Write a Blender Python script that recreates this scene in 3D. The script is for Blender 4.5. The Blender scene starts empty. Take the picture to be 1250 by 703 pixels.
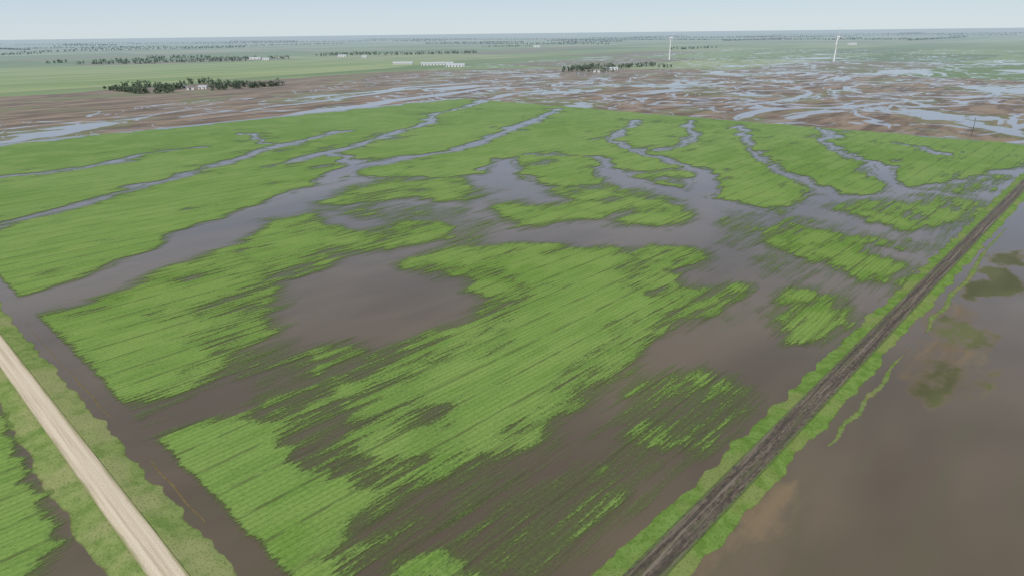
import bpy, math, random, bmesh
import numpy as np
from mathutils import Matrix, Vector
random.seed(7); np.random.seed(7)
scene = bpy.context.scene
# ------------------------------------------------------------------ frame of reference
# World X runs along the dirt road, world Y along the gravel road (section grid), metres.
H = 100.0
F = 800.0
ALPHA = math.atan2(818, 858)
PITCH = math.atan2(311, F)
ROLL = math.radians(0.69)
fh = Vector((math.cos(ALPHA), math.sin(ALPHA), 0))
rt = Vector((math.sin(ALPHA), -math.cos(ALPHA), 0))
fw = fh*math.cos(PITCH) - Vector((0, 0, 1))*math.sin(PITCH)
up = fh*math.sin(PITCH) + Vector((0, 0, 1))*math.cos(PITCH)
R = rt*math.cos(ROLL) - up*math.sin(ROLL)
U = up*math.cos(ROLL) + rt*math.sin(ROLL)

def G(u, v):  # u, v: image pixel coordinates, cast onto flat ground
    """ground point (metres) of an image pixel, unprojected through the render camera"""
    d = fw + R*((u-625.0)/F) + U*((351.5-v)/F)
    t = -H/d.z
    return (d.x*t, d.y*t)
def GP(l): return np.array([G(*p) for p in l])

# ------------------------------------------------------------------ numpy helpers
def _h(ix, iy, s):
    n = (ix.astype(np.int64)*374761393 + iy.astype(np.int64)*668265263 + s*1274126177) & 0x7fffffff
    n = ((n ^ (n >> 13))*1274126177) & 0x7fffffff
    return ((n ^ (n >> 16)) & 0xffff)/65535.0
def vn(x, y, s=0):
    ix = np.floor(x); iy = np.floor(y); fx = x-ix; fy = y-iy
    fx = fx*fx*(3-2*fx); fy = fy*fy*(3-2*fy)
    a = _h(ix, iy, s); b = _h(ix+1, iy, s); c = _h(ix, iy+1, s); d = _h(ix+1, iy+1, s)
    return (a*(1-fx)+b*fx)*(1-fy)+(c*(1-fx)+d*fx)*fy - 0.5
def fbm(x, y, s=0, o=3):
    r = 0; a = 1
    for i in range(o):
        r = r + a*vn(x*2**i, y*2**i, s+i*17); a *= .5
    return r
def sd_poly(x, y, poly):
    n = len(poly); d = np.full(x.shape, 1e9); ins = np.zeros(x.shape, bool)
    for i in range(n):
        ax, ay = poly[i]; bx, by = poly[(i+1) % n]
        ex, ey = bx-ax, by-ay
        t = np.clip(((x-ax)*ex+(y-ay)*ey)/(ex*ex+ey*ey+1e-9), 0, 1)
        d = np.minimum(d, (x-ax-ex*t)**2+(y-ay-ey*t)**2)
        c = ((ay > y) != (by > y))
        if abs(ey) > 1e-9:
            ins ^= c & (x < ex*(y-ay)/ey+ax)
    d = np.sqrt(d)
    return np.where(ins, d, -d)
def catmull(pts, k=6):
    pts = np.asarray(pts); out = []
    P = np.vstack([2*pts[0]-pts[1], pts, 2*pts[-1]-pts[-2]])
    for i in range(1, len(P)-2):
        for j in range(k):
            t = j/k
            out.append(.5*((2*P[i])+(-P[i-1]+P[i+1])*t+(2*P[i-1]-5*P[i]+4*P[i+1]-P[i+2])*t*t+(-P[i-1]+3*P[i]-3*P[i+1]+P[i+2])*t**3))
    out.append(P[-2]); return np.array(out)
def sd_line(x, y, pts):
    """pts: (n,3) x,y,halfwidth -> positive inside"""
    d = np.full(x.shape, -1e9)
    for i in range(len(pts)-1):
        ax, ay, aw = pts[i]; bx, by, bw = pts[i+1]
        ex, ey = bx-ax, by-ay
        t = np.clip(((x-ax)*ex+(y-ay)*ey)/(ex*ex+ey*ey+1e-9), 0, 1)
        d = np.maximum(d, aw+(bw-aw)*t-np.hypot(x-ax-ex*t, y-ay-ey*t))
    return d
def sub_eval(fn, x, y, pts, margin):
    lo = pts[:, :2].min(0)-margin; hi = pts[:, :2].max(0)+margin
    m = (x > lo[0]) & (x < hi[0]) & (y > lo[1]) & (y < hi[1])
    return m, fn(x[m], y[m], pts)

def link(o):
    scene.collection.objects.link(o); return o
def grid_mesh(name, xs, ys, z, attrs=None, keep=None):
    nx, ny = len(xs), len(ys)
    X, Y = np.meshgrid(xs, ys)
    co = np.empty((nx*ny, 3), np.float32)
    co[:, 0] = X.ravel(); co[:, 1] = Y.ravel(); co[:, 2] = np.asarray(z).ravel() if np.ndim(z) else z
    i = np.arange((nx-1)*(ny-1)); r = i//(nx-1); c = i % (nx-1); b = r*nx+c
    f = np.stack([b, b+1, b+nx+1, b+nx], 1)
    if keep is not None:
        k = keep.ravel(); f = f[k[f].any(1)]
        used = np.unique(f); mp = np.full(nx*ny, -1); mp[used] = np.arange(len(used))
        f = mp[f]; co = co[used]
        if attrs: attrs = {a: v.ravel()[used] for a, v in attrs.items()}
    me = bpy.data.meshes.new(name)
    me.vertices.add(len(co)); me.vertices.foreach_set('co', co.ravel())
    me.loops.add(f.size); me.loops.foreach_set('vertex_index', f.ravel().astype(np.int32))
    me.polygons.add(len(f)); me.polygons.foreach_set('loop_start', np.arange(0, f.size, 4, dtype=np.int32))
    me.update(calc_edges=True); me.validate()
    if attrs:
        for a, v in attrs.items():
            at = me.attributes.new(a, 'FLOAT', 'POINT'); at.data.foreach_set('value', v.ravel().astype(np.float32))
    me.shade_smooth()
    return link(bpy.data.objects.new(name, me))

# ------------------------------------------------------------------ node helpers
class NT:
    def __init__(s, name):
        s.m = bpy.data.materials.new(name); s.m.use_nodes = True
        s.t = s.m.node_tree; s.t.nodes.clear()
        s.out = s.t.nodes.new('ShaderNodeOutputMaterial')
        s.pos = s.t.nodes.new('ShaderNodeNewGeometry').outputs['Position']
    def n(s, typ, **k):
        nd = s.t.nodes.new(typ)
        for a, b in k.items(): setattr(nd, a, b)
        return nd
    def L(s, a, b): s.t.links.new(a, b)
    def put(s, sock, v):
        if isinstance(v, bpy.types.NodeSocket): s.L(v, sock)
        elif isinstance(v, (tuple, list)): sock.default_value = (*v, 1) if len(v) == 3 and sock.type == 'RGBA' else v
        else: sock.default_value = v
    def math(s, op, a, b=0.0, c=None, clamp=False):
        nd = s.n('ShaderNodeMath', operation=op, use_clamp=clamp)
        s.put(nd.inputs[0], a); s.put(nd.inputs[1], b)
        if c is not None: s.put(nd.inputs[2], c)
        return nd.outputs[0]
    def noise(s, sc=(1, 1, 1), detail=3, rough=.55, dist=0, loc=(0, 0, 0), src=None):
        mp = s.n('ShaderNodeMapping'); s.L(src or s.pos, mp.inputs[0])
        mp.inputs['Scale'].default_value = sc; mp.inputs['Location'].default_value = loc
        nd = s.n('ShaderNodeTexNoise'); nd.noise_dimensions = '2D' if abs(sc[2]-1) < 1e-6 and not src else '3D'
        s.L(mp.outputs[0], nd.inputs['Vector'])
        nd.inputs['Scale'].default_value = 1; nd.inputs['Detail'].default_value = detail
        nd.inputs['Roughness'].default_value = rough; nd.inputs['Distortion'].default_value = dist
        return nd.outputs['Fac']
    def cn(s, n, a):  # centred noise * amplitude
        return s.math('MULTIPLY', s.math('SUBTRACT', n, .5), a)
    def ramp(s, v, a, b, lo=0.0, hi=1.0, smooth=True):
        nd = s.n('ShaderNodeMapRange'); nd.interpolation_type = 'SMOOTHSTEP' if smooth else 'LINEAR'
        s.put(nd.inputs['Value'], v)
        for k, q in (('From Min', a), ('From Max', b), ('To Min', lo), ('To Max', hi)): s.put(nd.inputs[k], q)
        return nd.outputs[0]
    def mix(s, f, a, b):
        nd = s.n('ShaderNodeMix', data_type='RGBA')
        s.put(nd.inputs[0], f); s.put(nd.inputs[6], a); s.put(nd.inputs[7], b)
        return nd.outputs[2]
    def attr(s, a):
        return s.n('ShaderNodeAttribute', attribute_name=a).outputs['Fac']
    def dist(s):
        sp = s.n('ShaderNodeVectorMath', operation='LENGTH'); s.L(s.pos, sp.inputs[0]); return sp.outputs['Value']
    def haze(s, col, L=6300., c=(.39, .47, .53), mx=.93):  # air haze painted into the base colour, growing with distance from the origin
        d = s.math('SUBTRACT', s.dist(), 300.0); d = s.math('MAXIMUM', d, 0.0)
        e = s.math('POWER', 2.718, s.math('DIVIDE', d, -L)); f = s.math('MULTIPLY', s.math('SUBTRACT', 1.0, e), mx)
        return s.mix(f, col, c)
    def bsdf(s, col, rough=.9, spec=.2, bump=None, bstr=.3, bdist=.1):
        b = s.n('ShaderNodeBsdfPrincipled'); s.put(b.inputs['Base Color'], col)
        s.put(b.inputs['Roughness'], rough); s.put(b.inputs['Specular IOR Level'], spec)
        if bump is not None:
            bp = s.n('ShaderNodeBump'); bp.inputs['Strength'].default_value = bstr; bp.inputs['Distance'].default_value = bdist
            s.L(bump, bp.inputs['Height']); s.L(bp.outputs[0], b.inputs['Normal'])
        return b.outputs[0]
    def diff(s, col):
        b = s.n('ShaderNodeBsdfDiffuse'); s.put(b.inputs['Color'], col); return b.outputs[0]
    def mixs(s, f, a, b):
        nd = s.n('ShaderNodeMixShader'); s.put(nd.inputs[0], f); s.L(a, nd.inputs[1]); s.L(b, nd.inputs[2]); return nd.outputs[0]
    def done(s, sh): s.L(sh, s.out.inputs['Surface']); return s.m

# ------------------------------------------------------------------ materials
def mat_water():
    t = NT('muddy_flood_water')
    turb = t.noise((.008, .018, 1), 3, .55, .25)
    streak = t.noise((.02, .11, 1), 3, .6)
    col = t.mix(t.ramp(turb, .32, .68), (.094, .072, .046), (.140, .108, .070))
    col = t.mix(t.ramp(streak, .50, .75, 0, .4), col, (.100, .098, .048))
    # base colour turns greyer and less brown with distance from the origin
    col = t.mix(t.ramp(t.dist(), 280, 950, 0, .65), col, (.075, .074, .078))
    ripple = t.noise((.9, 1.5, 1), 1, .6)
    w = t.bsdf(col, .15, .55, ripple, .10, .03)
    sh = t.attr('shoal')
    k = t.ramp(t.math('ADD', sh, t.cn(t.noise((.10, .28, 1), 4, .6), 1.6)), -.5, .5, 0, .8)
    silt = t.mix(t.ramp(streak, .35, .65), (.17, .128, .078), (.22, .168, .105))
    al = t.attr('algae')
    k2 = t.ramp(t.math('ADD', al, t.cn(t.noise((.12, .22, 1), 4, .6), 1.8)), -.5, .4, 0, .85)
    c2 = t.mix(k2, silt, t.mix(t.ramp(turb, .4, .6), (.070, .090, .032), (.12, .15, .055)))
    alg = t.diff(c2)
    return t.done(t.mixs(t.math('MAXIMUM', k, k2), w, alg))

def mat_crop():
    t = NT('crop_rows')
    c = t.attr('crop'); big = t.attr('big'); bl = t.attr('bl')      # big, bl: centred field noises
    st1 = t.noise((.025, .28, 1), 2, .6, 0)
    st2 = t.noise((.085, 1.05, 1), 2, .6, 0, (7, 3, 0))
    fi = t.noise((.9, 1.9, 1), 3, .75)
    v = t.math('ADD', c, t.math('MULTIPLY', bl, .95))
    for nn, a in ((st1, 2.2), (st2, 1.8), (fi, 1.1)):
        v = t.math('ADD', v, t.cn(nn, a))
    a1 = t.ramp(v, -.22, .38)
    a2 = t.ramp(v, -1.1, 0, 0, .36)          # drowned plants just under the surface
    alpha = t.math('MAXIMUM', a1, a2)
    g = t.mix(t.ramp(big, -.3, .3), (.128, .240, .042), (.185, .295, .078))
    g = t.mix(t.ramp(st1, .42, .70, 0, .45), g, (.085, .175, .034))
    g = t.mix(t.ramp(st2, .48, .68, 0, .45), g, (.205, .31, .078))
    g = t.mix(t.ramp(bl, .0, .35, 0, .5), g, (.22, .31, .092))
    g = t.mix(t.ramp(v, .05, .9, .7, 0), g, (.115, .165, .060))
    g = t.mix(t.ramp(fi, .42, .70, 0, .40), g, (.24, .35, .095))
    g = t.mix(t.ramp(fi, .48, .30, 0, .45), g, (.068, .128, .030))
    sp = t.n('ShaderNodeSeparateXYZ'); t.L(t.pos, sp.inputs[0])
    wob = t.math('ADD', sp.outputs[1], t.math('MULTIPLY', big, 4.))
    row = t.math('SINE', t.math('MULTIPLY', wob, 2*math.pi/1.9))
    g = t.mix(t.math('MULTIPLY', t.ramp(row, .1, 1, 0, .34), t.ramp(st2, .36, .6, .4, 1)), g, (.06, .115, .028))
    tr = t.math('ABSOLUTE', t.math('SUBTRACT', t.math('MODULO', t.math('ADD', wob, 2400.), 12.), 6.))
    trk = t.math('MULTIPLY', t.ramp(tr, .9, .25), t.ramp(st2, .40, .54))
    g = t.mix(t.math('MULTIPLY', trk, .6), g, (.075, .085, .042))
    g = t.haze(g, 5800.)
    tp = t.n('ShaderNodeBsdfTransparent').outputs[0]
    return t.done(t.mixs(alpha, tp, t.diff(g)))

def mat_ground():
    t = NT('prairie_ground')
    sp = t.n('ShaderNodeSeparateXYZ'); t.L(t.pos, sp.inputs[0])
    ix = t.math('FLOOR', t.math('DIVIDE', t.math('SUBTRACT', sp.outputs[0], 22.), 805.))
    iy = t.math('FLOOR', t.math('DIVIDE', t.math('SUBTRACT', sp.outputs[1], 48.), 402.))
    cb = t.n('ShaderNodeCombineXYZ'); t.L(ix, cb.inputs[0]); t.L(iy, cb.inputs[1])
    wn = t.n('ShaderNodeTexWhiteNoise', noise_dimensions='3D'); t.L(cb.outputs[0], wn.inputs['Vector'])
    cr = t.n('ShaderNodeValToRGB'); cr.color_ramp.interpolation = 'CONSTANT'
    cols = [(0, (.13, .20, .075)), (.2, (.19, .27, .10)), (.42, (.10, .16, .06)), (.55, (.27, .32, .15)), (.7, (.16, .23, .09)), (.82, (.24, .25, .15)), (.92, (.19, .16, .12))]
    els = cr.color_ramp.elements
    els[0].position = 0; els[0].color = (*cols[0][1], 1); els[1].position = cols[1][0]; els[1].color = (*cols[1][1], 1)
    for p, c in cols[2:]:
        e = els.new(p); e.color = (*c, 1)
    t.L(wn.outputs['Value'], cr.inputs[0])
    lowf = t.noise((.004, .007, 1), 4, .6, .3, (5, 5, 0))
    base = t.mix(t.ramp(lowf, .35, .65, 0, .5), cr.outputs[0], (.13, .19, .07))
    lg = t.mix(t.ramp(t.noise((.0012, .009, 1), 3), .3, .7), (.175, .255, .080), (.28, .345, .14))
    base = t.mix(t.attr('pasture'), base, lg)
    mud = t.attr('mud')
    mn = t.noise((.010, .040, 1), 4, .68, .3)
    mudc = t.mix(t.ramp(mn, .35, .65), (.130, .096, .072), (.270, .205, .150))
    mudc = t.mix(t.ramp(lowf, .5, .62, 0, .65), mudc, (.155, .185, .08))
    k = t.ramp(t.math('ADD', mud, t.cn(lowf, 1.2)), .42, .58)
    base = t.mix(k, base, mudc)
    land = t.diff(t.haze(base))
    wet = t.attr('wet'); wet2 = t.attr('wet2')
    extra = t.math('MULTIPLY', wet2, .014)
    msk = t.noise((.005, .005, 1), 2, .6, 0, (8, 3, 0))
    def band(sc, loc, w, cut, inv=False):
        n = t.noise(sc, 3, .55, .6, loc)
        d = t.math('ABSOLUTE', t.math('SUBTRACT', n, .5))
        wv = t.ramp(t.math('SUBTRACT', 1.0, msk) if inv else msk, cut, cut+.2, -.012, w)
        return t.math('SUBTRACT', t.math('ADD', wv, extra), d)
    b = t.math('MAXIMUM', band((.0045, .008, 1), (3, 8, 0), .014, .38), band((.012, .010, 1), (13, 2, 0), .015, .38, True))
    b = t.math('ADD', b, t.cn(mn, .03))
    b = t.math('MAXIMUM', b, t.math('MULTIPLY', t.math('SUBTRACT', lowf, t.math('SUBTRACT', .66, t.math('MULTIPLY', wet2, .04))), .5))
    k = t.math('MULTIPLY', t.ramp(b, -.005, .008), t.ramp(wet, .2, .5, 0, .93))
    k = t.math('MAXIMUM', k, t.ramp(t.math('ADD', t.attr('stream'), t.cn(mn, 1.6)), -.15, .3, 0, .93))
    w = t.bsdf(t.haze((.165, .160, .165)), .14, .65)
    return t.done(t.mixs(k, land, w))

def mat_verge(a, b, dry):
    t = NT('verge_grass')
    n1 = t.noise((.25, .25, 1), 4, .65); n2 = t.noise((1.6, 1.6, 1), 3, .6); n3 = t.noise((.05, .05, 1), 3, .6, 0, (9, 9, 0))
    c = t.mix(t.ramp(n1, .35, .65), a, b)
    c = t.mix(t.ramp(n3, .45, .68, 0, .75), c, dry)
    c = t.mix(t.ramp(n2, .50, .72, 0, .5), c, tuple(q*.45 for q in a))
    sp = t.n('ShaderNodeSeparateXYZ'); t.L(t.pos, sp.inputs[0])
    wetk = t.ramp(t.math('ADD', sp.outputs[2], t.math('MULTIPLY', n1, .15)), .08, .20, .8, 0)
    c = t.mix(wetk, c, (.11, .10, .055))
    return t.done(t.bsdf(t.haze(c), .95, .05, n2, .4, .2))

def mat_gravel():
    t = NT('pale_gravel')
    u = t.attr('u')
    n1 = t.noise((.3, .05, 1), 4, .6); n2 = t.noise((3, 3, 1), 4, .7); n3 = t.noise((1.2, .02, 1), 3, .6)
    c = t.mix(t.ramp(n2, .3, .7), (.50, .43, .32), (.66, .58, .45))
    c = t.mix(t.ramp(n3, .45, .65, 0, .6), c, (.41, .34, .24))
    ed = t.ramp(t.math('ADD', t.math('ABSOLUTE', u), t.cn(n1, .5)), .74, 1.02)
    c = t.mix(ed, c, (.29, .28, .15))
    tr = t.math('ABSOLUTE', t.math('SUBTRACT', t.math('ABSOLUTE', u), .42))
    c = t.mix(t.ramp(tr, .2, .05, 0, .35), c, (.72, .65, .52))
    return t.done(t.bsdf(c, .95, .15, n2, .5, .05))

def mat_dirt():
    t = NT('wet_dirt_track')
    u = t.attr('u')
    n2 = t.noise((.5, 1.6, 1), 4, .7); n1 = t.noise((.05, .4, 1), 4, .6, 0, (4, 4, 0)); n3 = t.noise((.03, 1.1, 1), 4, .65)
    c = t.mix(t.ramp(n2, .35, .65), (.060, .048, .038), (.15, .122, .092))
    c = t.mix(t.ramp(n3, .48, .62, 0, .75), c, (.21, .18, .14))
    c = t.mix(t.ramp(n1, .50, .68, 0, .6), c, (.09, .10, .045))
    au = t.math('ABSOLUTE', u)
    rut = t.ramp(t.math('ABSOLUTE', t.math('SUBTRACT', au, t.math('ADD', .45, t.cn(n1, .7)))), .25, .04, 0, .6)
    c = t.mix(rut, c, (.045, .037, .030))
    ed = t.ramp(t.math('ADD', au, t.cn(n2, .9)), .70, 1.0)
    c = t.mix(ed, c, (.10, .14, .045))
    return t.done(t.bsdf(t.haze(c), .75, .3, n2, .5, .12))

def mat_leaf(name='foliage', L=6500.):
    t = NT(name)
    n = t.noise((.25, .25, .25), 3, .6); n2 = t.noise((.03, .03, .03), 2)
    c = t.mix(t.ramp(n, .35, .65), (.035, .070, .022), (.095, .15, .045))
    c = t.mix(t.ramp(n2, .4, .6, 0, .4), c, (.07, .11, .045))
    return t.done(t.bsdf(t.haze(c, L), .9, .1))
def mat_plain(name, col, rough=.6, spec=.3, var=.25, hz=True):
    t = NT(name)
    n = t.noise((.6, .6, .6), 4, .6)
    c = t.mix(t.ramp(n, .3, .7, 0, var), col, tuple(x*.6 for x in col))
    return t.done(t.bsdf(t.haze(c) if hz else c, rough, spec))

# ------------------------------------------------------------------ site lines and field corner, from image pixels
GX = (G(197, 700)[0]+G(0, 425)[0])/2          # gravel road centreline  x = GX
DY = (G(790, 700)[1]+G(1200, 279)[1])/2       # dirt road centreline    y = DY
FX1, FY1 = G(560, 120)                        # far corner of the flooded field

# ------------------------------------------------------------------ ground sheet
def axis():
    near = np.arange(-300, 3000, 10.0)
    g = []; v = 3000.; s = 12.
    while v < 90000: g.append(v); v += s; s *= 1.09
    h = []; v = -300.; s = 12.
    while v > -60000: v -= s; s *= 1.15; h.append(v)
    return np.array(h[::-1]+list(near)+g)
ax = axis()
X, Y = np.meshgrid(ax, ax); x = X.ravel(); y = Y.ravel()
wx = x+fbm(x/120, y/120, 5)*30; wy = y+fbm(x/120, y/120, 9)*30
mud = np.zeros(len(x)); wet = np.zeros(len(x)); wet2 = np.zeros(len(x)); stream = np.full(len(x), -1.0); past = np.zeros(len(x))
mudpoly = GP([(-400, 230), (0, 119), (250, 103), (470, 88), (600, 84), (760, 84), (900, 86), (1100, 92), (1250, 100), (1500, 112), (1600, 220), (1250, 185), (900, 230), (560, 300), (100, 330)])
m, s = sub_eval(sd_poly, wx, wy, mudpoly, 100); mud[m] = np.clip(.5+s/60, 0, 1)
wetpoly = GP([(-400, 240), (0, 150), (200, 130), (340, 116), (480, 92), (600, 78), (700, 72), (900, 60), (1250, 62), (1600, 68), (1600, 260), (900, 260), (560, 300), (100, 330)])
m, s = sub_eval(sd_poly, wx, wy, wetpoly, 300); wet[m] = np.clip(.5+s/150, 0, 1)
w2 = GP([(420, 122), (520, 96), (640, 84), (800, 96), (860, 80), (960, 68), (1300, 76), (1500, 100), (1400, 150), (1230, 165), (1000, 148), (760, 122), (600, 112), (480, 130)])
m, s = sub_eval(sd_poly, wx, wy, w2, 300); wet2[m] = np.clip(.5+s/200, 0, 1)
pp = GP([(-300, 132), (0, 114), (250, 99), (470, 84), (560, 74), (350, 74), (0, 84), (-300, 92)])
m, s = sub_eval(sd_poly, x, y, pp, 50); past[m] = np.clip(.5+s/20, 0, 1)
def SL(l, k=5): return catmull([(*G(u, v), w) for u, v, w in l], k)
far_streams = [
 [(-200, 212, 9), (0, 178, 9), (100, 167, 9), (200, 159, 8), (290, 151, 9), (350, 143, 12), (420, 132, 20), (480, 123, 17), (560, 114, 14), (610, 108, 9), (700, 105, 5)],
 [(300, 137, 6), (360, 128, 7), (440, 117, 12), (500, 108, 16), (560, 103, 10), (640, 98, 8)],
 [(0, 160, 4), (80, 150, 4), (150, 146, 5), (240, 134, 4), (330, 126, 6)],
 [(590, 122, 7), (640, 114, 6), (700, 112, 7), (760, 118, 6), (830, 122, 5)],
 [(860, 135, 6), (920, 128, 7), (960, 122, 9), (990, 113, 7), (960, 106, 6)],
 [(940, 127, 5), (1010, 132, 9), (1080, 128, 8), (1140, 121, 6), (1180, 128, 6)],
 [(1205, 120, 7), (1230, 108, 8), (1260, 100, 7)],
 [(1060, 155, 4), (1130, 152, 5), (1210, 157, 5), (1260, 150, 5)],
]
for l in far_streams:
    L_ = SL(l); m, s = sub_eval(sd_line, wx, wy, L_, 60)
    stream[m] = np.maximum(stream[m], np.clip(s/8, -1, 1))
z = np.zeros(X.shape)
ground = grid_mesh('ground', ax, ax, z, dict(mud=mud, wet=wet, wet2=wet2, stream=stream, pasture=past))
ground.data.materials.append(mat_ground())

# ------------------------------------------------------------------ flood water
xs = np.arange(-260, FX1+.1, 5.0); xs = np.append(xs, FX1); ys = np.append(np.arange(-700, FY1, 5.0), FY1)
X, Y = np.meshgrid(xs, ys); x = X.ravel(); y = Y.ravel()
wx = x+fbm(x/30, y/30, 5)*10; wy = y+fbm(x/30, y/30, 9)*10
sh = np.full(len(x), -1.6); al = np.full(len(x), -1.6)
for pl, soft, lv in [
    ([(885, 665), (915, 615), (950, 580), (970, 585), (940, 635), (900, 675)], 3, .4),
    ([(1095, 455), (1120, 415), (1160, 400), (1185, 430), (1160, 455), (1120, 470)], 9, .1),
    ([(1140, 385), (1165, 370), (1190, 372), (1165, 400)], 7, .1),
    ([(845, 703), (870, 670), (895, 645), (890, 670), (865, 703)], 3, .2)]:
    P_ = GP(pl); m, s = sub_eval(sd_poly, wx, wy, P_, 40); sh[m] = np.maximum(sh[m], np.minimum(lv, s/soft))
for pl, soft, lv in [
    ([(1180, 348), (1192, 328), (1235, 326), (1245, 350), (1218, 370), (1185, 364)], 3, .9),
    ([(1168, 416), (1185, 398), (1218, 404), (1210, 422), (1180, 428)], 4, .7),
    ([(1105, 475), (1125, 435), (1168, 438), (1168, 472), (1130, 495)], 6, .3),
    ([(1190, 458), (1215, 450), (1212, 484), (1188, 488)], 6, .2),
    ([(1130, 400), (1150, 380), (1180, 390), (1160, 415)], 6, .3),
    ([(1215, 312), (1250, 303), (1260, 322), (1225, 325)], 5, .5)]:
    P_ = GP(pl); m, s = sub_eval(sd_poly, wx, wy, P_, 40); al[m] = np.maximum(al[m], np.minimum(lv, s/soft))
water = grid_mesh('flood_water', xs, ys, .03, dict(shoal=sh, algae=al))
water.data.materials.append(mat_water())

# ------------------------------------------------------------------ crop sheet
xs = np.append(np.arange(-140, FX1, 1.6), FX1); ys = np.append(np.arange(-60, FY1, 1.6), FY1)
X, Y = np.meshgrid(xs, ys); x = X.ravel(); y = Y.ravel()
rr = np.hypot(x, y)
far_k = np.clip((rr-200)/600, 0, 1)
wa = 4+far_k*5
wx = x+fbm(x/26, y/14, 5, 4)*wa*1.7; wy = y+fbm(x/22, y/12, 9, 4)*wa*1.2
c = np.full(len(x), 1.5)
seep = np.zeros(len(x))
LO = -1.6
def W(pl, soft):
    global c
    P_ = GP(pl); s = sd_poly(wx, wy, P_); c = np.minimum(c, np.clip(-s/soft, LO, 1.5))
    seep[:] = np.maximum(seep, np.clip(1+s/70., 0, 1))
def I(pl, soft, lv=1.3):
    global c
    P_ = GP(pl); m, s = sub_eval(sd_poly, wx, wy, P_, soft*1.8+10); c[m] = np.maximum(c[m], np.clip(s/soft, LO, lv))
def S(l, soft=3.0):
    global c
    L_ = SL(l); m, s = sub_eval(sd_line, wx, wy, L_, 60)
    c[m] = np.minimum(c[m], np.clip(-s/soft, LO, 1.5)); seep[m] = np.maximum(seep[m], np.clip(1+s/42., 0, 1))
W([(-300, 470), (0, 364), (60, 353), (120, 332), (180, 303), (240, 276), (300, 254), (370, 232), (420, 216), (480, 216), (540, 218), (590, 214), (602, 196), (628, 195), (633, 212), (655, 226), (700, 226),
   (740, 226), (728, 206), (742, 203), (790, 224), (832, 232), (850, 214), (864, 217), (862, 240), (910, 250), (958, 262), (985, 240), (1030, 236), (1090, 236), (1130, 228), (1190, 214), (1225, 208), (1300, 200),
   (1400, 210), (1000, 703), (900, 900), (-100, 900)], 4)
S([(-100, 236, 3), (0, 218, 3), (60, 211, 3), (130, 199, 3), (190, 186, 3), (250, 179, 2)])
S([(-120, 312, 4), (0, 275, 4), (60, 260, 4), (110, 248, 4), (160, 232, 4), (200, 221, 4), (250, 208, 4), (290, 196, 4.5), (320, 184, 6), (350, 177, 5), (385, 170, 4), (420, 160, 3)])
S([(292, 163, 4), (310, 165, 4), (318, 173, 4), (345, 178, 5)])
S([(330, 204, 2), (370, 194, 5), (400, 187, 8), (440, 177, 6), (490, 160, 6), (525, 150, 7), (530, 140, 5), (560, 134, 5), (585, 125, 8), (605, 118, 8)])
S([(400, 222, 9), (430, 206, 9), (475, 197, 7), (520, 189, 6), (570, 180, 6), (605, 166, 6), (635, 154, 7), (660, 144, 5), (682, 133, 4)])
S([(400, 188, 7), (425, 192, 7), (430, 206, 8)])
S([(783, 147, 5), (760, 158, 4), (748, 170, 4), (770, 183, 4), (805, 193, 5), (845, 205, 6), (860, 218, 8), (855, 235, 12)])
S([(843, 148, 5), (842, 158, 4), (846, 166, 4), (834, 178, 4), (800, 183, 3)])
S([(905, 154, 5), (910, 172, 4), (925, 190, 4), (950, 208, 4), (985, 223, 5), (1015, 240, 8)])
S([(984, 150, 6), (1012, 163, 4), (1006, 174, 4), (1045, 193, 4), (1076, 201, 6), (1078, 214, 5), (1095, 228, 6), (1110, 240, 8)])
S([(1095, 174, 3), (1125, 180, 4), (1152, 188, 3)])
S([(640, 190, 2), (700, 190, 2), (735, 196, 3), (745, 205, 5)])
# shallow water seeping into the stand beside the channels
mot = fbm(x/30, y/15, 77, 4)
fk = np.clip((rr-250)/200, 0.10, 1)
c = c - fk*seep*(.50+np.clip(mot-.05, 0, 1)*3.0)*(c > 0)
# --- standing crop in the flooded part
I([(395, 250), (430, 228), (480, 218), (560, 218), (590, 232), (560, 248), (500, 240), (440, 252)], 10, .5)
I([(36, 388), (100, 372), (160, 350), (210, 325), (290, 300), (330, 268), (380, 260), (400, 275), (440, 282), (500, 268), (552, 278), (546, 292), (500, 300), (450, 308), (405, 312), (395, 325), (350, 340), (345, 365), (330, 380), (320, 410), (300, 430), (255, 460), (215, 480), (170, 498), (130, 497), (108, 468), (70, 430)], 6, .5)
I([(50, 392), (110, 378), (200, 340), (215, 350), (180, 380), (230, 400), (270, 425), (215, 470), (170, 490), (135, 488), (80, 428)], 5, 1.2)
I([(330, 268), (380, 262), (420, 290), (400, 305), (300, 325), (290, 305)], 6, .9)
I([(478, 326), (540, 305), (590, 298), (700, 300), (780, 300), (862, 306), (866, 318), (805, 330), (845, 352), (888, 368), (886, 386), (830, 386), (785, 418), (772, 448), (722, 490), (690, 505), (640, 542), (590, 558), (545, 585), (512, 602), (500, 592), (520, 565), (470, 555), (425, 530), (410, 500), (400, 470), (420, 445), (470, 425), (520, 412), (570, 395), (586, 370), (572, 345), (545, 334)], 6, .5)
I([(590, 310), (700, 306), (790, 312), (760, 340), (830, 365), (860, 378), (780, 395), (750, 440), (690, 490), (630, 530), (560, 540), (500, 525), (490, 485), (540, 430), (610, 395), (620, 360)], 12, 1.2)
I([(188, 556), (210, 532), (260, 510), (310, 500), (335, 520), (375, 560), (440, 590), (456, 618), (430, 640), (436, 662), (395, 680), (415, 720), (340, 730), (270, 655), (205, 585)], 4, 1.3)
I([(325, 478), (420, 470), (470, 560), (520, 580), (490, 615), (440, 620), (380, 560), (330, 510)], 8, -.05)
I([(300, 440), (380, 425), (430, 440), (410, 490), (340, 480)], 8, -.45)
I([(380, 430), (430, 420), (460, 440), (430, 470), (385, 460)], 5, .15)
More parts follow.
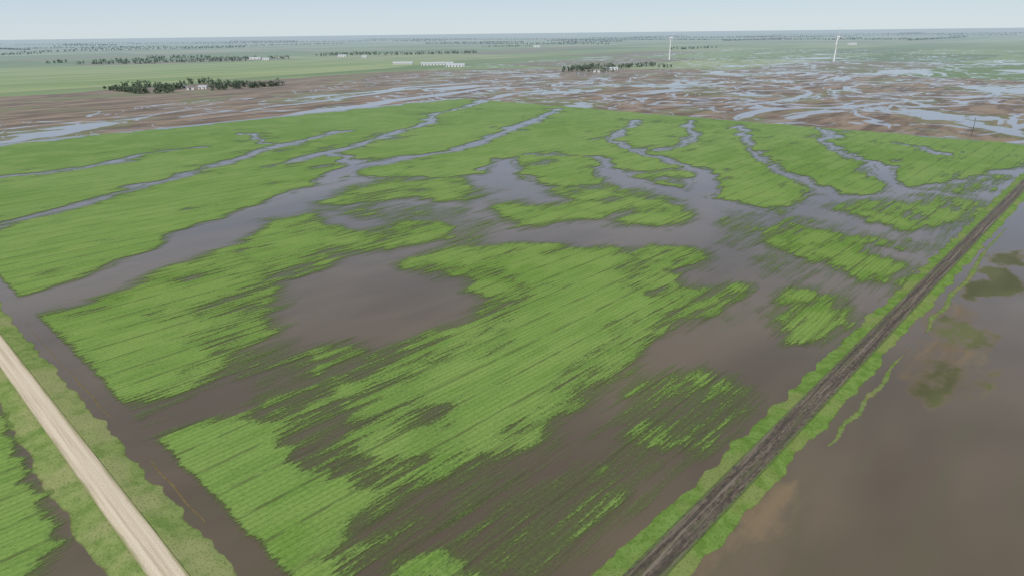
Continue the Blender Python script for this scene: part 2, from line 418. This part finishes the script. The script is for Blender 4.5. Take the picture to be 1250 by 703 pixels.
I([(470, 720), (480, 684), (540, 674), (568, 690), (566, 720)], 4, .6)
I([(500, 600), (520, 575), (560, 560), (560, 580), (520, 602)], 4, .5)
I([(560, 660), (590, 615), (680, 590), (735, 572), (742, 600), (690, 640), (640, 690), (590, 685)], 7, -.25)
I([(420, 665), (480, 640), (560, 650), (600, 680), (560, 703), (470, 700)], 7, -.55)
I([(765, 530), (765, 485), (830, 462), (910, 478), (905, 505), (855, 545), (800, 540)], 7, .12)
I([(680, 520), (760, 490), (780, 560), (700, 600), (620, 600)], 9, -.75)
I([(945, 368), (980, 355), (1040, 360), (1052, 378), (1010, 402), (975, 414), (948, 390)], 6, .35)
I([(858, 352), (900, 350), (915, 360), (890, 372), (850, 368)], 6, .3)
I([(603, 248), (660, 252), (705, 246), (672, 232), (700, 226), (750, 234), (800, 240), (835, 256), (842, 268), (800, 276), (720, 270), (640, 274), (600, 265)], 11, .7)
I([(930, 282), (965, 268), (1000, 283), (1060, 292), (1065, 310), (1102, 322), (1088, 346), (1040, 342), (990, 318), (940, 302)], 9, .45)
I([(1005, 250), (1080, 246), (1150, 240), (1205, 248), (1172, 268), (1105, 286), (1060, 266)], 11, .55)
I([(1075, 300), (1110, 290), (1140, 300), (1120, 312)], 7, .2)
I([(1120, 232), (1180, 222), (1225, 215), (1215, 228), (1170, 238)], 8, .3)
I([(660, 226), (740, 224), (800, 236), (830, 245), (760, 240), (690, 236)], 9, .2)
I([(400, 256), (480, 250), (560, 256), (600, 276), (560, 300), (480, 268)], 10, -.4)
I([(900, 262), (960, 268), (1100, 290), (1180, 268), (1100, 350), (1000, 350), (900, 300)], 12, -.5)
mot = fbm(x/60, y/35, 78, 4); c = c - np.clip(mot-.34, 0, 1)*2.4
# field limits, road ditches
c = np.where(x < GX, LO, c)
c = np.minimum(c, np.clip((x-(GX+17.0))/1.0, LO, 1.5))
c = np.where(y < DY+6, LO, c)
c = np.minimum(c, np.clip((FX1-2+fbm(y/25, x*0, 3)*10-x)/4, LO, 1.5)); c = np.minimum(c, np.clip((FY1-12+fbm(x/25, y*0, 4)*14-y)/4, LO, 1.5))
P_ = GP([(-400, 200), (0, 512), (12, 545), (50, 605), (86, 660), (60, 680), (30, 720), (-300, 900), (-900, 500)])
s = sd_poly(wx, wy, P_); c = np.where(x < GX-6, np.clip(s/2.0, LO, 1.5), c)
crop = grid_mesh('crop_field', xs, ys, .22, dict(crop=c, big=fbm(x/150, y/100, 41, 3), bl=fbm(x/20, y/14, 51, 4)), keep=(c > -1.55))
crop.data.materials.append(mat_crop())

# ------------------------------------------------------------------ roads with grassed embankments
def strip(name, along, off, prof, mat, axisname, att=False, rag=0.0, seed=0):
    n = len(along); k = len(prof)
    A, K = np.meshgrid(along, np.arange(k), indexing='ij')
    o = np.array([p[0] for p in prof])[K]; zz = np.array([p[1] for p in prof])[K]
    if rag:
        o = o + fbm(A/6., K*0.15, seed, 4)*rag*(np.abs(o) > 4)*np.clip((np.abs(o)-4)/3, 0, 1); zz = zz+fbm(A/2.5, o/1.5, seed+3, 2)*.10*(K > 0)*(K < k-1)
    P_ = np.empty((n*k, 3), np.float32)
    if axisname == 'y': P_[:, 0] = (off+o).ravel(); P_[:, 1] = A.ravel()
    else: P_[:, 0] = A.ravel(); P_[:, 1] = (off+o).ravel()
    P_[:, 2] = zz.ravel()
    i = np.arange((n-1)*(k-1)); r = i//(k-1); cc = i % (k-1); b = r*k+cc
    f = np.stack([b, b+1, b+k+1, b+k], 1)
    me = bpy.data.meshes.new(name); me.from_pydata(P_.tolist(), [], f.tolist()); me.update()
    bm = bmesh.new(); bm.from_mesh(me); bmesh.ops.recalc_face_normals(bm, faces=bm.faces); bm.normal_update()
    if sum(q.normal.z for q in bm.faces) < 0: bmesh.ops.reverse_faces(bm, faces=bm.faces)
    bm.to_mesh(me); bm.free()
    if att:
        w = max(abs(p[0]) for p in prof)
        at = me.attributes.new('u', 'FLOAT', 'POINT'); at.data.foreach_set('value', (o/w).ravel().astype(np.float32))
    me.shade_smooth(); me.materials.append(mat)
    return link(bpy.data.objects.new(name, me))
def al_(a, b):
    return np.concatenate([np.arange(a, 420, 1.2), np.arange(420, 900, 4), np.arange(900, b, 25)])
prof = [(-9.5, -.1), (-8.5, .05), (-7.5, .18), (-6.5, .3), (-5.2, .5), (-4.2, .7), (-3.4, .85), (0, .9), (3.4, .85), (4.2, .72), (5.2, .6), (6.2, .5), (7.2, .38), (8.2, .25), (9.2, .08), (10, -.1)]
strip('grass_verge', al_(-250, 4000), GX, prof, mat_verge((.145, .220, .060), (.220, .285, .095), (.29, .30, .14)), 'y', rag=2.0, seed=11)
strip('gravel_road', al_(-250, 4000), GX, [(-2.9, 1.07), (-2.2, 1.1), (-1.1, 1.14), (0, 1.16), (1.1, 1.14), (2.2, 1.1), (2.9, 1.07)], mat_gravel(), 'y', att=True)
prof = [(-7.0, -.1), (-6.4, .05), (-5.8, .25), (-5.1, .42), (-4.3, .6), (-3.7, .7), (-3.2, .76), (0, .8), (3.2, .76), (4, .66), (5, .5), (6, .36), (7.0, .2), (8.0, -.1)]
strip('grass_verge', al_(-250, 4000), DY, prof, mat_verge((.115, .205, .040), (.170, .270, .068), (.215, .245, .09)), 'x', rag=2.4, seed=31)
strip('dirt_road', al_(-250, 4000), DY, [(-3.2, .97), (-2.4, 1.0), (-1.5, 1.0), (-.8, 1.02), (0, 1.04), (.8, 1.02), (1.5, 1.0), (2.4, 1.0), (3.2, .97)], mat_dirt(), 'x', att=True)

def ribbon(name, l, w, z, mat, seed, hh=.25):
    pts = np.array([G(*p) for p in l]); pts = catmull(pts, 60)
    vs, fs = [], []; wprev = 1
    for i, p in enumerate(pts):
        d = pts[min(i+1, len(pts)-1)]-pts[max(i-1, 0)]; d /= np.linalg.norm(d)+1e-9; nrm = np.array((-d[1], d[0]))
        wprev = .6*wprev+.4*random.uniform(.1, 1.9)
        ww = w*wprev*math.sin(math.pi*min(1, max(.03, (i+1)/(len(pts)+1))))**.5
        q = p+nrm*math.sin(i*.11+seed)*.5*w
        vs += [(q[0]-nrm[0]*ww, q[1]-nrm[1]*ww, -.03), (q[0], q[1], z+random.random()*hh), (q[0]+nrm[0]*ww, q[1]+nrm[1]*ww, -.03)]
    for i in range(len(pts)-1):
        a = i*3; fs += [(a, a+1, a+4, a+3), (a+1, a+2, a+5, a+4)]
    me = bpy.data.meshes.new(name); me.from_pydata(vs, [], fs); me.shade_smooth(); me.materials.append(mat)
    return link(bpy.data.objects.new(name, me))
straw = mat_plain('wet_straw', (.19, .145, .065), .9, .1, .8)
ribbon('straw_drift', [(30, 393), (60, 428), (85, 455)], .2, .1, straw, 1, .05)
ribbon('straw_drift', [(84, 452), (110, 482), (138, 513)], .34, .1, straw, 1, .05)
ribbon('straw_drift', [(182, 560), (215, 598), (252, 640)], .34, .1, straw, 2, .05)
weed = mat_verge((.13, .20, .050), (.18, .24, .085), (.22, .21, .10))
ribbon('weed_bank', [(1010, 545), (1040, 510), (1070, 475), (1102, 433)], 1.0, .2, weed, 3, .1)
ribbon('weed_bank', [(1128, 405), (1150, 377), (1180, 340), (1226, 278)], 1.4, .2, weed, 4, .1)

# ------------------------------------------------------------------ trees
LEAF = mat_leaf(); FARLEAF = mat_leaf('hazy_foliage', 5000.); BARK = mat_plain('bark', (.10, .08, .06), .9, .1)
def tree_mass(name, belts, h=(9, 14), leaf=1.1, nleaf=110, gap=6.0, depth=10.0, density=1.0, LM=None, skip=.1):
    vs, fs, mi = [], [], []
    for (a, b) in belts:
        a = np.array(a); b = np.array(b); Ln = np.linalg.norm(b-a); n = max(1, int(Ln/gap*density))
        for i in range(n):
            if random.random() < skip: continue
            p = a+(b-a)*((i+random.random())/n); p = p+np.random.uniform(-depth, depth, 2)
            ht = random.uniform(*h)*random.choice([.7, .9, 1, 1, 1.15]); r = ht*random.uniform(.3, .48)
            def cone(p0, p1, r0, r1):
                k = len(vs)
                for (q, rr) in ((p0, r0), (p1, r1)):
                    for j in range(5):
                        an = j*2*math.pi/5; vs.append((q[0]+math.cos(an)*rr, q[1]+math.sin(an)*rr, q[2]))
                for j in range(5): fs.append((k+j, k+(j+1) % 5, k+5+(j+1) % 5, k+5+j)); mi.append(1)
            cone((p[0], p[1], 0), (p[0], p[1], ht*.7), ht*.025, ht*.008)
            for q in range(2):
                an = random.random()*6.28
                cone((p[0], p[1], ht*.35), (p[0]+math.cos(an)*r*.7, p[1]+math.sin(an)*r*.7, ht*.65), ht*.012, ht*.004)
            cl = []
            for q in range(8):
                an = random.random()*6.28; rr = r*math.sqrt(random.random())*.85; zz = random.uniform(.12, .9)
                cl.append((p[0]+math.cos(an)*rr*(1.2-zz*.6), p[1]+math.sin(an)*rr*(1.2-zz*.6), ht*zz, r*random.uniform(.35, .6)))
            for q in range(nleaf):
                cx, cy, cz, cr = random.choice(cl)
                v = np.random.normal(size=3); v /= np.linalg.norm(v); v *= cr*random.random()**.4
                o = np.array((cx, cy, max(.4, cz+v[2]))); o[0] += v[0]; o[1] += v[1]
                e1 = np.random.normal(size=3); e1 /= np.linalg.norm(e1); e2 = np.cross(e1, np.random.normal(size=3)); e2 /= np.linalg.norm(e2)
                sz = leaf*random.uniform(.5, 1.1)
                k = len(vs)
                for s1, s2 in ((-1, -.6), (1, -.5), (.8, .7), (-.7, .8)):
                    w_ = o+e1*s1*sz*.5+e2*s2*sz*.5; vs.append(tuple(w_))
                fs.append((k, k+1, k+2, k+3)); mi.append(0)
    me = bpy.data.meshes.new(name); me.from_pydata(vs, [], fs); me.materials.append(LM or LEAF); me.materials.append(BARK)
    me.polygons.foreach_set('material_index', mi); me.update()
    return link(bpy.data.objects.new(name, me))
def B(l): return [(G(a, b), G(c_, d)) for a, b, c_, d in l]
tree_mass('farmyard_trees', B([(134, 111, 175, 115), (175, 115, 215, 114), (150, 107, 200, 107), (200, 112, 222, 108), (258, 111, 345, 105), (250, 107, 300, 104), (165, 111, 215, 110), (222, 104, 262, 102), (258, 108, 330, 106)]), nleaf=120, leaf=1.8, gap=4.5, depth=9, h=(10, 15))
tree_mass('farmyard_trees', B([(684, 88, 735, 87), (700, 85, 760, 82), (745, 84, 800, 81), (715, 88, 745, 88), (805, 83, 822, 83), (690, 86, 730, 84)]), nleaf=60, leaf=2.4, gap=5, depth=12, h=(10, 15))
tree_mass('shelterbelt_trees', B([(100, 79, 190, 78), (120, 76, 200, 74), (190, 77, 300, 75), (240, 74, 312, 72), (180, 72, 260, 71), (60, 78, 78, 77), (388, 69, 470, 67), (400, 67, 460, 66), (470, 68, 585, 65), (330, 72, 350, 72)]), nleaf=30, leaf=3.6, gap=6, depth=24, h=(11, 17), skip=.03)
bl = B([(590, 58, 650, 57), (670, 54, 760, 51), (820, 61, 872, 59), (1060, 49, 1110, 48), (0, 68, 50, 66), (30, 60, 160, 58), (220, 60, 300, 58), (540, 53, 640, 52), (880, 50, 1000, 48), (1160, 44, 1240, 43)])
tree_mass('distant_treeline', bl, nleaf=16, leaf=6.0, gap=11, depth=25, h=(10, 15), LM=FARLEAF, skip=.05)
far = []
for i in range(50):
    D = random.uniform(5500, 15000); lat = random.uniform(-.85, .85)*D
    cx = fh.x*D+rt.x*lat; cy = fh.y*D+rt.y*lat; L_ = random.uniform(600, 3000)
    if random.random() < .5: cy = round(cy/805)*805+48; far.append(((cx, cy), (cx+L_, cy)))
    else: cx = round(cx/805)*805+22; far.append(((cx, cy), (cx, cy+L_)))
tree_mass('distant_treeline', far, nleaf=9, leaf=9.0, gap=16, depth=22, h=(9, 14), LM=FARLEAF, skip=.0)

# ------------------------------------------------------------------ buildings
WHITE = mat_plain('white_siding', (.76, .76, .74), .6, .3, .2, False); GREYR = mat_plain('metal_roof', (.50, .54, .58), .4, .5, .2)
DARK = mat_plain('dark_openings', (.05, .055, .06), .3, .5, .1); BROWNR = mat_plain('shingle_roof', (.16, .12, .10), .8, .2, .3)
def mesh_child(name, vs, fs, mat, par):
    me = bpy.data.meshes.new(name); me.from_pydata(vs, [], fs); me.materials.append(mat)
    o = link(bpy.data.objects.new(name, me)); o.parent = par; return o
def box(x0, x1, y0, y1, z0, z1):
    v = [(x0, y0, z0), (x1, y0, z0), (x1, y1, z0), (x0, y1, z0), (x0, y0, z1), (x1, y0, z1), (x1, y1, z1), (x0, y1, z1)]
    f = [(0, 3, 2, 1), (4, 5, 6, 7), (0, 1, 5, 4), (1, 2, 6, 5), (2, 3, 7, 6), (3, 0, 4, 7)]
    return v, f
def building(name, pos, L_, Wd, h, rh, rot, roof, doors=3, windows=4):
    e = link(bpy.data.objects.new(name, None)); e.location = (*pos, 0); e.rotation_euler[2] = rot
    l, w = L_/2, Wd/2
    v = [(-l, -w, 0), (l, -w, 0), (l, w, 0), (-l, w, 0), (-l, -w, h), (l, -w, h), (l, w, h), (-l, w, h), (-l, 0, h+rh), (l, 0, h+rh)]
    f = [(0, 1, 5, 4), (2, 3, 7, 6), (1, 2, 6, 9, 5), (3, 0, 4, 8, 7)]
    mesh_child('walls', v, f, WHITE, e)
    o = .5; s = rh/w
    v = [(-l-o, -w-o, h-s*o+.05), (l+o, -w-o, h-s*o+.05), (l+o, 0, h+rh+.05), (-l-o, 0, h+rh+.05), (-l-o, w+o, h-s*o+.05), (l+o, w+o, h-s*o+.05)]
    v += [(a, b, c_+.25) for a, b, c_ in v]
    f = [(6, 7, 8, 9), (9, 8, 11, 10), (0, 3, 2, 1), (3, 4, 5, 2), (0, 1, 7, 6), (4, 10, 11, 5), (0, 6, 9, 3), (3, 9, 10, 4), (1, 2, 8, 7), (2, 5, 11, 8)]
    mesh_child('roof', v, f, roof, e)
    vs, fs = [], []
    def add(b):
        k = len(vs); vs.extend(b[0]); fs.extend([tuple(k+i for i in q) for q in b[1]])
    for i in range(doors):
        cx = -l+(i+.5)*L_/doors; dw = min(4, L_/doors*.3)
        for sg in (-1, 1): add(box(cx-dw/2, cx+dw/2, sg*w-.05, sg*w+.05, 0.02, h*.75))
    mesh_child('door', vs, fs, DARK, e)
    vs, fs = [], []
    for i in range(windows):
        cx = -l+(i+.18)*L_/windows
        for sg in (-1, 1): add(box(cx-.7, cx+.7, sg*w-.04, sg*w+.04, h*.45, h*.8))
    for sg in (-1, 1): add(box(sg*l-.04, sg*l+.04, -1, 1, h*.4, h*.8))
    mesh_child('window', vs, fs, DARK, e)
    return e
perp = math.atan2(-math.cos(ALPHA), math.sin(ALPHA))
building('farmhouse', G(233, 110), 14, 9, 5.5, 3, perp+.2, BROWNR, 1, 4)
building('farm_shed', G(224, 108), 18, 10, 4.5, 2, perp, GREYR, 2, 2)
building('farm_shed', G(248, 109), 16, 10, 4.5, 2, perp+.1, GREYR, 2, 2)
building('livestock_barn', G(492, 79), 70, 22, 5, 4, perp, GREYR, 8, 16)
building('livestock_barn', G(534, 80), 110, 24, 6, 4, perp+.03, GREYR, 10, 20)
building('livestock_barn', G(556, 82), 60, 20, 6, 4, perp-.03, GREYR, 6, 10)
building('farmhouse', G(728, 88.5), 16, 10, 5.5, 3, perp, BROWNR, 1, 4)
building('farm_shed', G(748, 86), 26, 14, 5, 3, perp, GREYR, 3, 3)
building('farm_shed', G(312, 73), 50, 20, 6, 4, perp, GREYR, 3, 4)
building('farm_shed', G(325, 74), 30, 18, 6, 4, perp, GREYR, 3, 4)
building('farm_shed', G(418, 70), 40, 20, 7, 4, perp, GREYR, 3, 4)
building('farm_shed', G(445, 71), 24, 16, 6, 4, perp, GREYR, 3, 4)
building('farm_shed', G(1040, 55), 50, 24, 8, 4, perp, GREYR, 3, 4)
building('farm_shed', G(655, 58), 50, 24, 8, 4, perp, GREYR, 3, 4)

# ------------------------------------------------------------------ wind turbines
TW = mat_plain('turbine_paint', (.74, .76, .78), .4, .4, .05, hz=False)
def lathe(name, prof, mat, par, seg=24, mtx=None):
    vs, fs = [], []
    for (r, z_) in prof:
        for j in range(seg):
            a = j*2*math.pi/seg; vs.append((math.cos(a)*r, math.sin(a)*r, z_))
    for i in range(len(prof)-1):
        for j in range(seg): fs.append((i*seg+j, i*seg+(j+1) % seg, (i+1)*seg+(j+1) % seg, (i+1)*seg+j))
    o = mesh_child(name, vs, fs, mat, par); o.data.shade_smooth()
    if mtx is not None: o.data.transform(mtx)
    return o
def turbine(pos, yaw, phase, hub=80., R_=41.):
    e = link(bpy.data.objects.new('wind_turbine', None)); e.location = (*pos, 0); e.rotation_euler[2] = yaw
    lathe('tower', [(2.3, -.2), (2.3, 0), (2.1, 20), (1.8, 45), (1.4, hub-2)], TW, e)
    nm = Matrix.Translation((4.5, 0, hub)) @ Matrix.Rotation(-math.pi/2, 4, 'Y')
    lathe('nacelle', [(.01, -1.5), (1.5, -1.4), (1.9, 0), (2.0, 4), (1.8, 8.3), (1.0, 9), (.01, 9.1)], TW, e, 16, nm)
    hm = Matrix.Translation((6.0, 0, hub)) @ Matrix.Rotation(math.pi/2, 4, 'Y')
    lathe('hub', [(1.3, 0), (1.6, .8), (1.5, 2), (1.0, 3), (.01, 3.6)], TW, e, 16, hm)
    for b in range(3):
        vs, fs = [], []; N = 14
        for i in range(N+1):
            s_ = i/N; r = 1.2+s_*(R_-1.2)
            ch = 1.9 if s_ < .05 else (3.6*(1-(s_-.2)/.95) if s_ > .2 else 1.9+(s_-.05)/.15*1.7); ch = max(ch, .8)
            th = ch*(.9 if s_ < .06 else .3); tw = math.radians(16*(1-s_))
            for (a, q) in ((-.35, 0), (0, .5), (.4, .25), (.65, 0), (.3, -.3), (0, -.5)):
                yy, xx = a*ch, q*th
                vs.append((xx*math.cos(tw)-yy*math.sin(tw), xx*math.sin(tw)+yy*math.cos(tw), r))
        for i in range(N):
            for j in range(6): fs.append((i*6+j, i*6+(j+1) % 6, (i+1)*6+(j+1) % 6, (i+1)*6+j))
        fs.append(tuple(range(N*6, N*6+6)))
        o = mesh_child('blade_%d' % (b+1), vs, fs, TW, e)
        o.data.transform(Matrix.Translation((7.4, 0, hub)) @ Matrix.Rotation(phase+b*2*math.pi/3, 4, 'X')); o.data.shade_smooth()
    mesh_child('foundation', *box(-4.5, 4.5, -4.5, 4.5, -.3, .35), TW, e)
back = math.atan2(-fh.y, -fh.x)
turbine(G(1018, 75), back+.6, .30, hub=76, R_=36)
turbine(G(817, 73), back+1.3, .1, hub=76, R_=36)

WOOD = mat_plain('weathered_wood', (.11, .09, .075), .9, .1)
def pole(pos):
    e = link(bpy.data.objects.new('utility_pole', None)); e.location = (*pos, 0); e.rotation_euler[2] = .3
    lathe('mast', [(.32, 0), (.28, 8), (.2, 17), (.01, 17.1)], WOOD, e, 10)
    mesh_child('crossarm', *box(-1.9, 1.9, .24, .42, 15.6, 15.9), WOOD, e)
    for i, q in enumerate((-1.7, 0.0, 1.7)):
        lathe('insulator_%d' % i, [(.06, 15.9), (.13, 16.0), (.06, 16.15), (.12, 16.25), (.01, 16.35)], DARK, e, 8, Matrix.Translation((q, .33, 0)))
pole(G(1186, 166))

# ------------------------------------------------------------------ light
SUN_EL, SUN_AZ = math.radians(48), ALPHA+math.radians(150)   # direction towards the sun, CCW from +X (behind-left)
sd = Vector((math.cos(SUN_AZ)*math.cos(SUN_EL), math.sin(SUN_AZ)*math.cos(SUN_EL), math.sin(SUN_EL)))
ld = bpy.data.lights.new('sun', 'SUN'); ld.energy = 3.2; ld.angle = math.radians(1.0); ld.color = (1, .94, .85)
lo = link(bpy.data.objects.new('sun', ld)); lo.rotation_euler = sd.to_track_quat('Z', 'Y').to_euler(); lo.location = (0, 0, 400)
w = bpy.data.worlds.new('World'); scene.world = w; w.use_nodes = True
nt = w.node_tree; nt.nodes.clear()
sky = nt.nodes.new('ShaderNodeTexSky'); sky.sky_type = 'NISHITA'; sky.sun_disc = False
sky.sun_elevation = SUN_EL; sky.sun_rotation = math.pi/2-SUN_AZ
sky.air_density = 1.0; sky.dust_density = 0.6; sky.ozone_density = 2.5; sky.altitude = 300
# thin high haze: nishita sky veiled by an even pale layer
tc = nt.nodes.new('ShaderNodeTexCoord'); sx = nt.nodes.new('ShaderNodeSeparateXYZ'); nt.links.new(tc.outputs['Generated'], sx.inputs[0])
cr = nt.nodes.new('ShaderNodeValToRGB'); nt.links.new(sx.outputs[2], cr.inputs[0])
e = cr.color_ramp.elements; e[0].position = 0; e[0].color = (.660, .755, .805, 1); e[1].position = 1; e[1].color = (.34, .39, .46, 1)
q = e.new(.06); q.color = (.530, .650, .785, 1); q = e.new(.16); q.color = (.50, .60, .82, 1); q = e.new(.42); q.color = (.38, .41, .48, 1)
mxv = nt.nodes.new('ShaderNodeMix'); mxv.data_type = 'RGBA'; mxv.inputs[0].default_value = .85
sc = nt.nodes.new('ShaderNodeVectorMath'); sc.operation = 'SCALE'; sc.inputs['Scale'].default_value = 10.0
nt.links.new(cr.outputs[0], sc.inputs[0]); nt.links.new(sky.outputs[0], mxv.inputs[6]); nt.links.new(sc.outputs[0], mxv.inputs[7])
bg = nt.nodes.new('ShaderNodeBackground'); bg.inputs[1].default_value = .10
wo = nt.nodes.new('ShaderNodeOutputWorld')
nt.links.new(mxv.outputs[2], bg.inputs[0]); nt.links.new(bg.outputs[0], wo.inputs[0])

# ------------------------------------------------------------------ camera
cd = bpy.data.cameras.new('camera'); cd.sensor_width = 36; cd.lens = 36*F/1250; cd.clip_start = 1; cd.clip_end = 200000
co = link(bpy.data.objects.new('camera', cd))
M = Matrix((( R.x, U.x, -fw.x, 0), (R.y, U.y, -fw.y, 0), (R.z, U.z, -fw.z, H), (0, 0, 0, 1)))
co.matrix_world = M
scene.camera = co
scene.view_settings.view_transform = 'Standard'; scene.view_settings.look = 'None'; scene.view_settings.exposure = 0
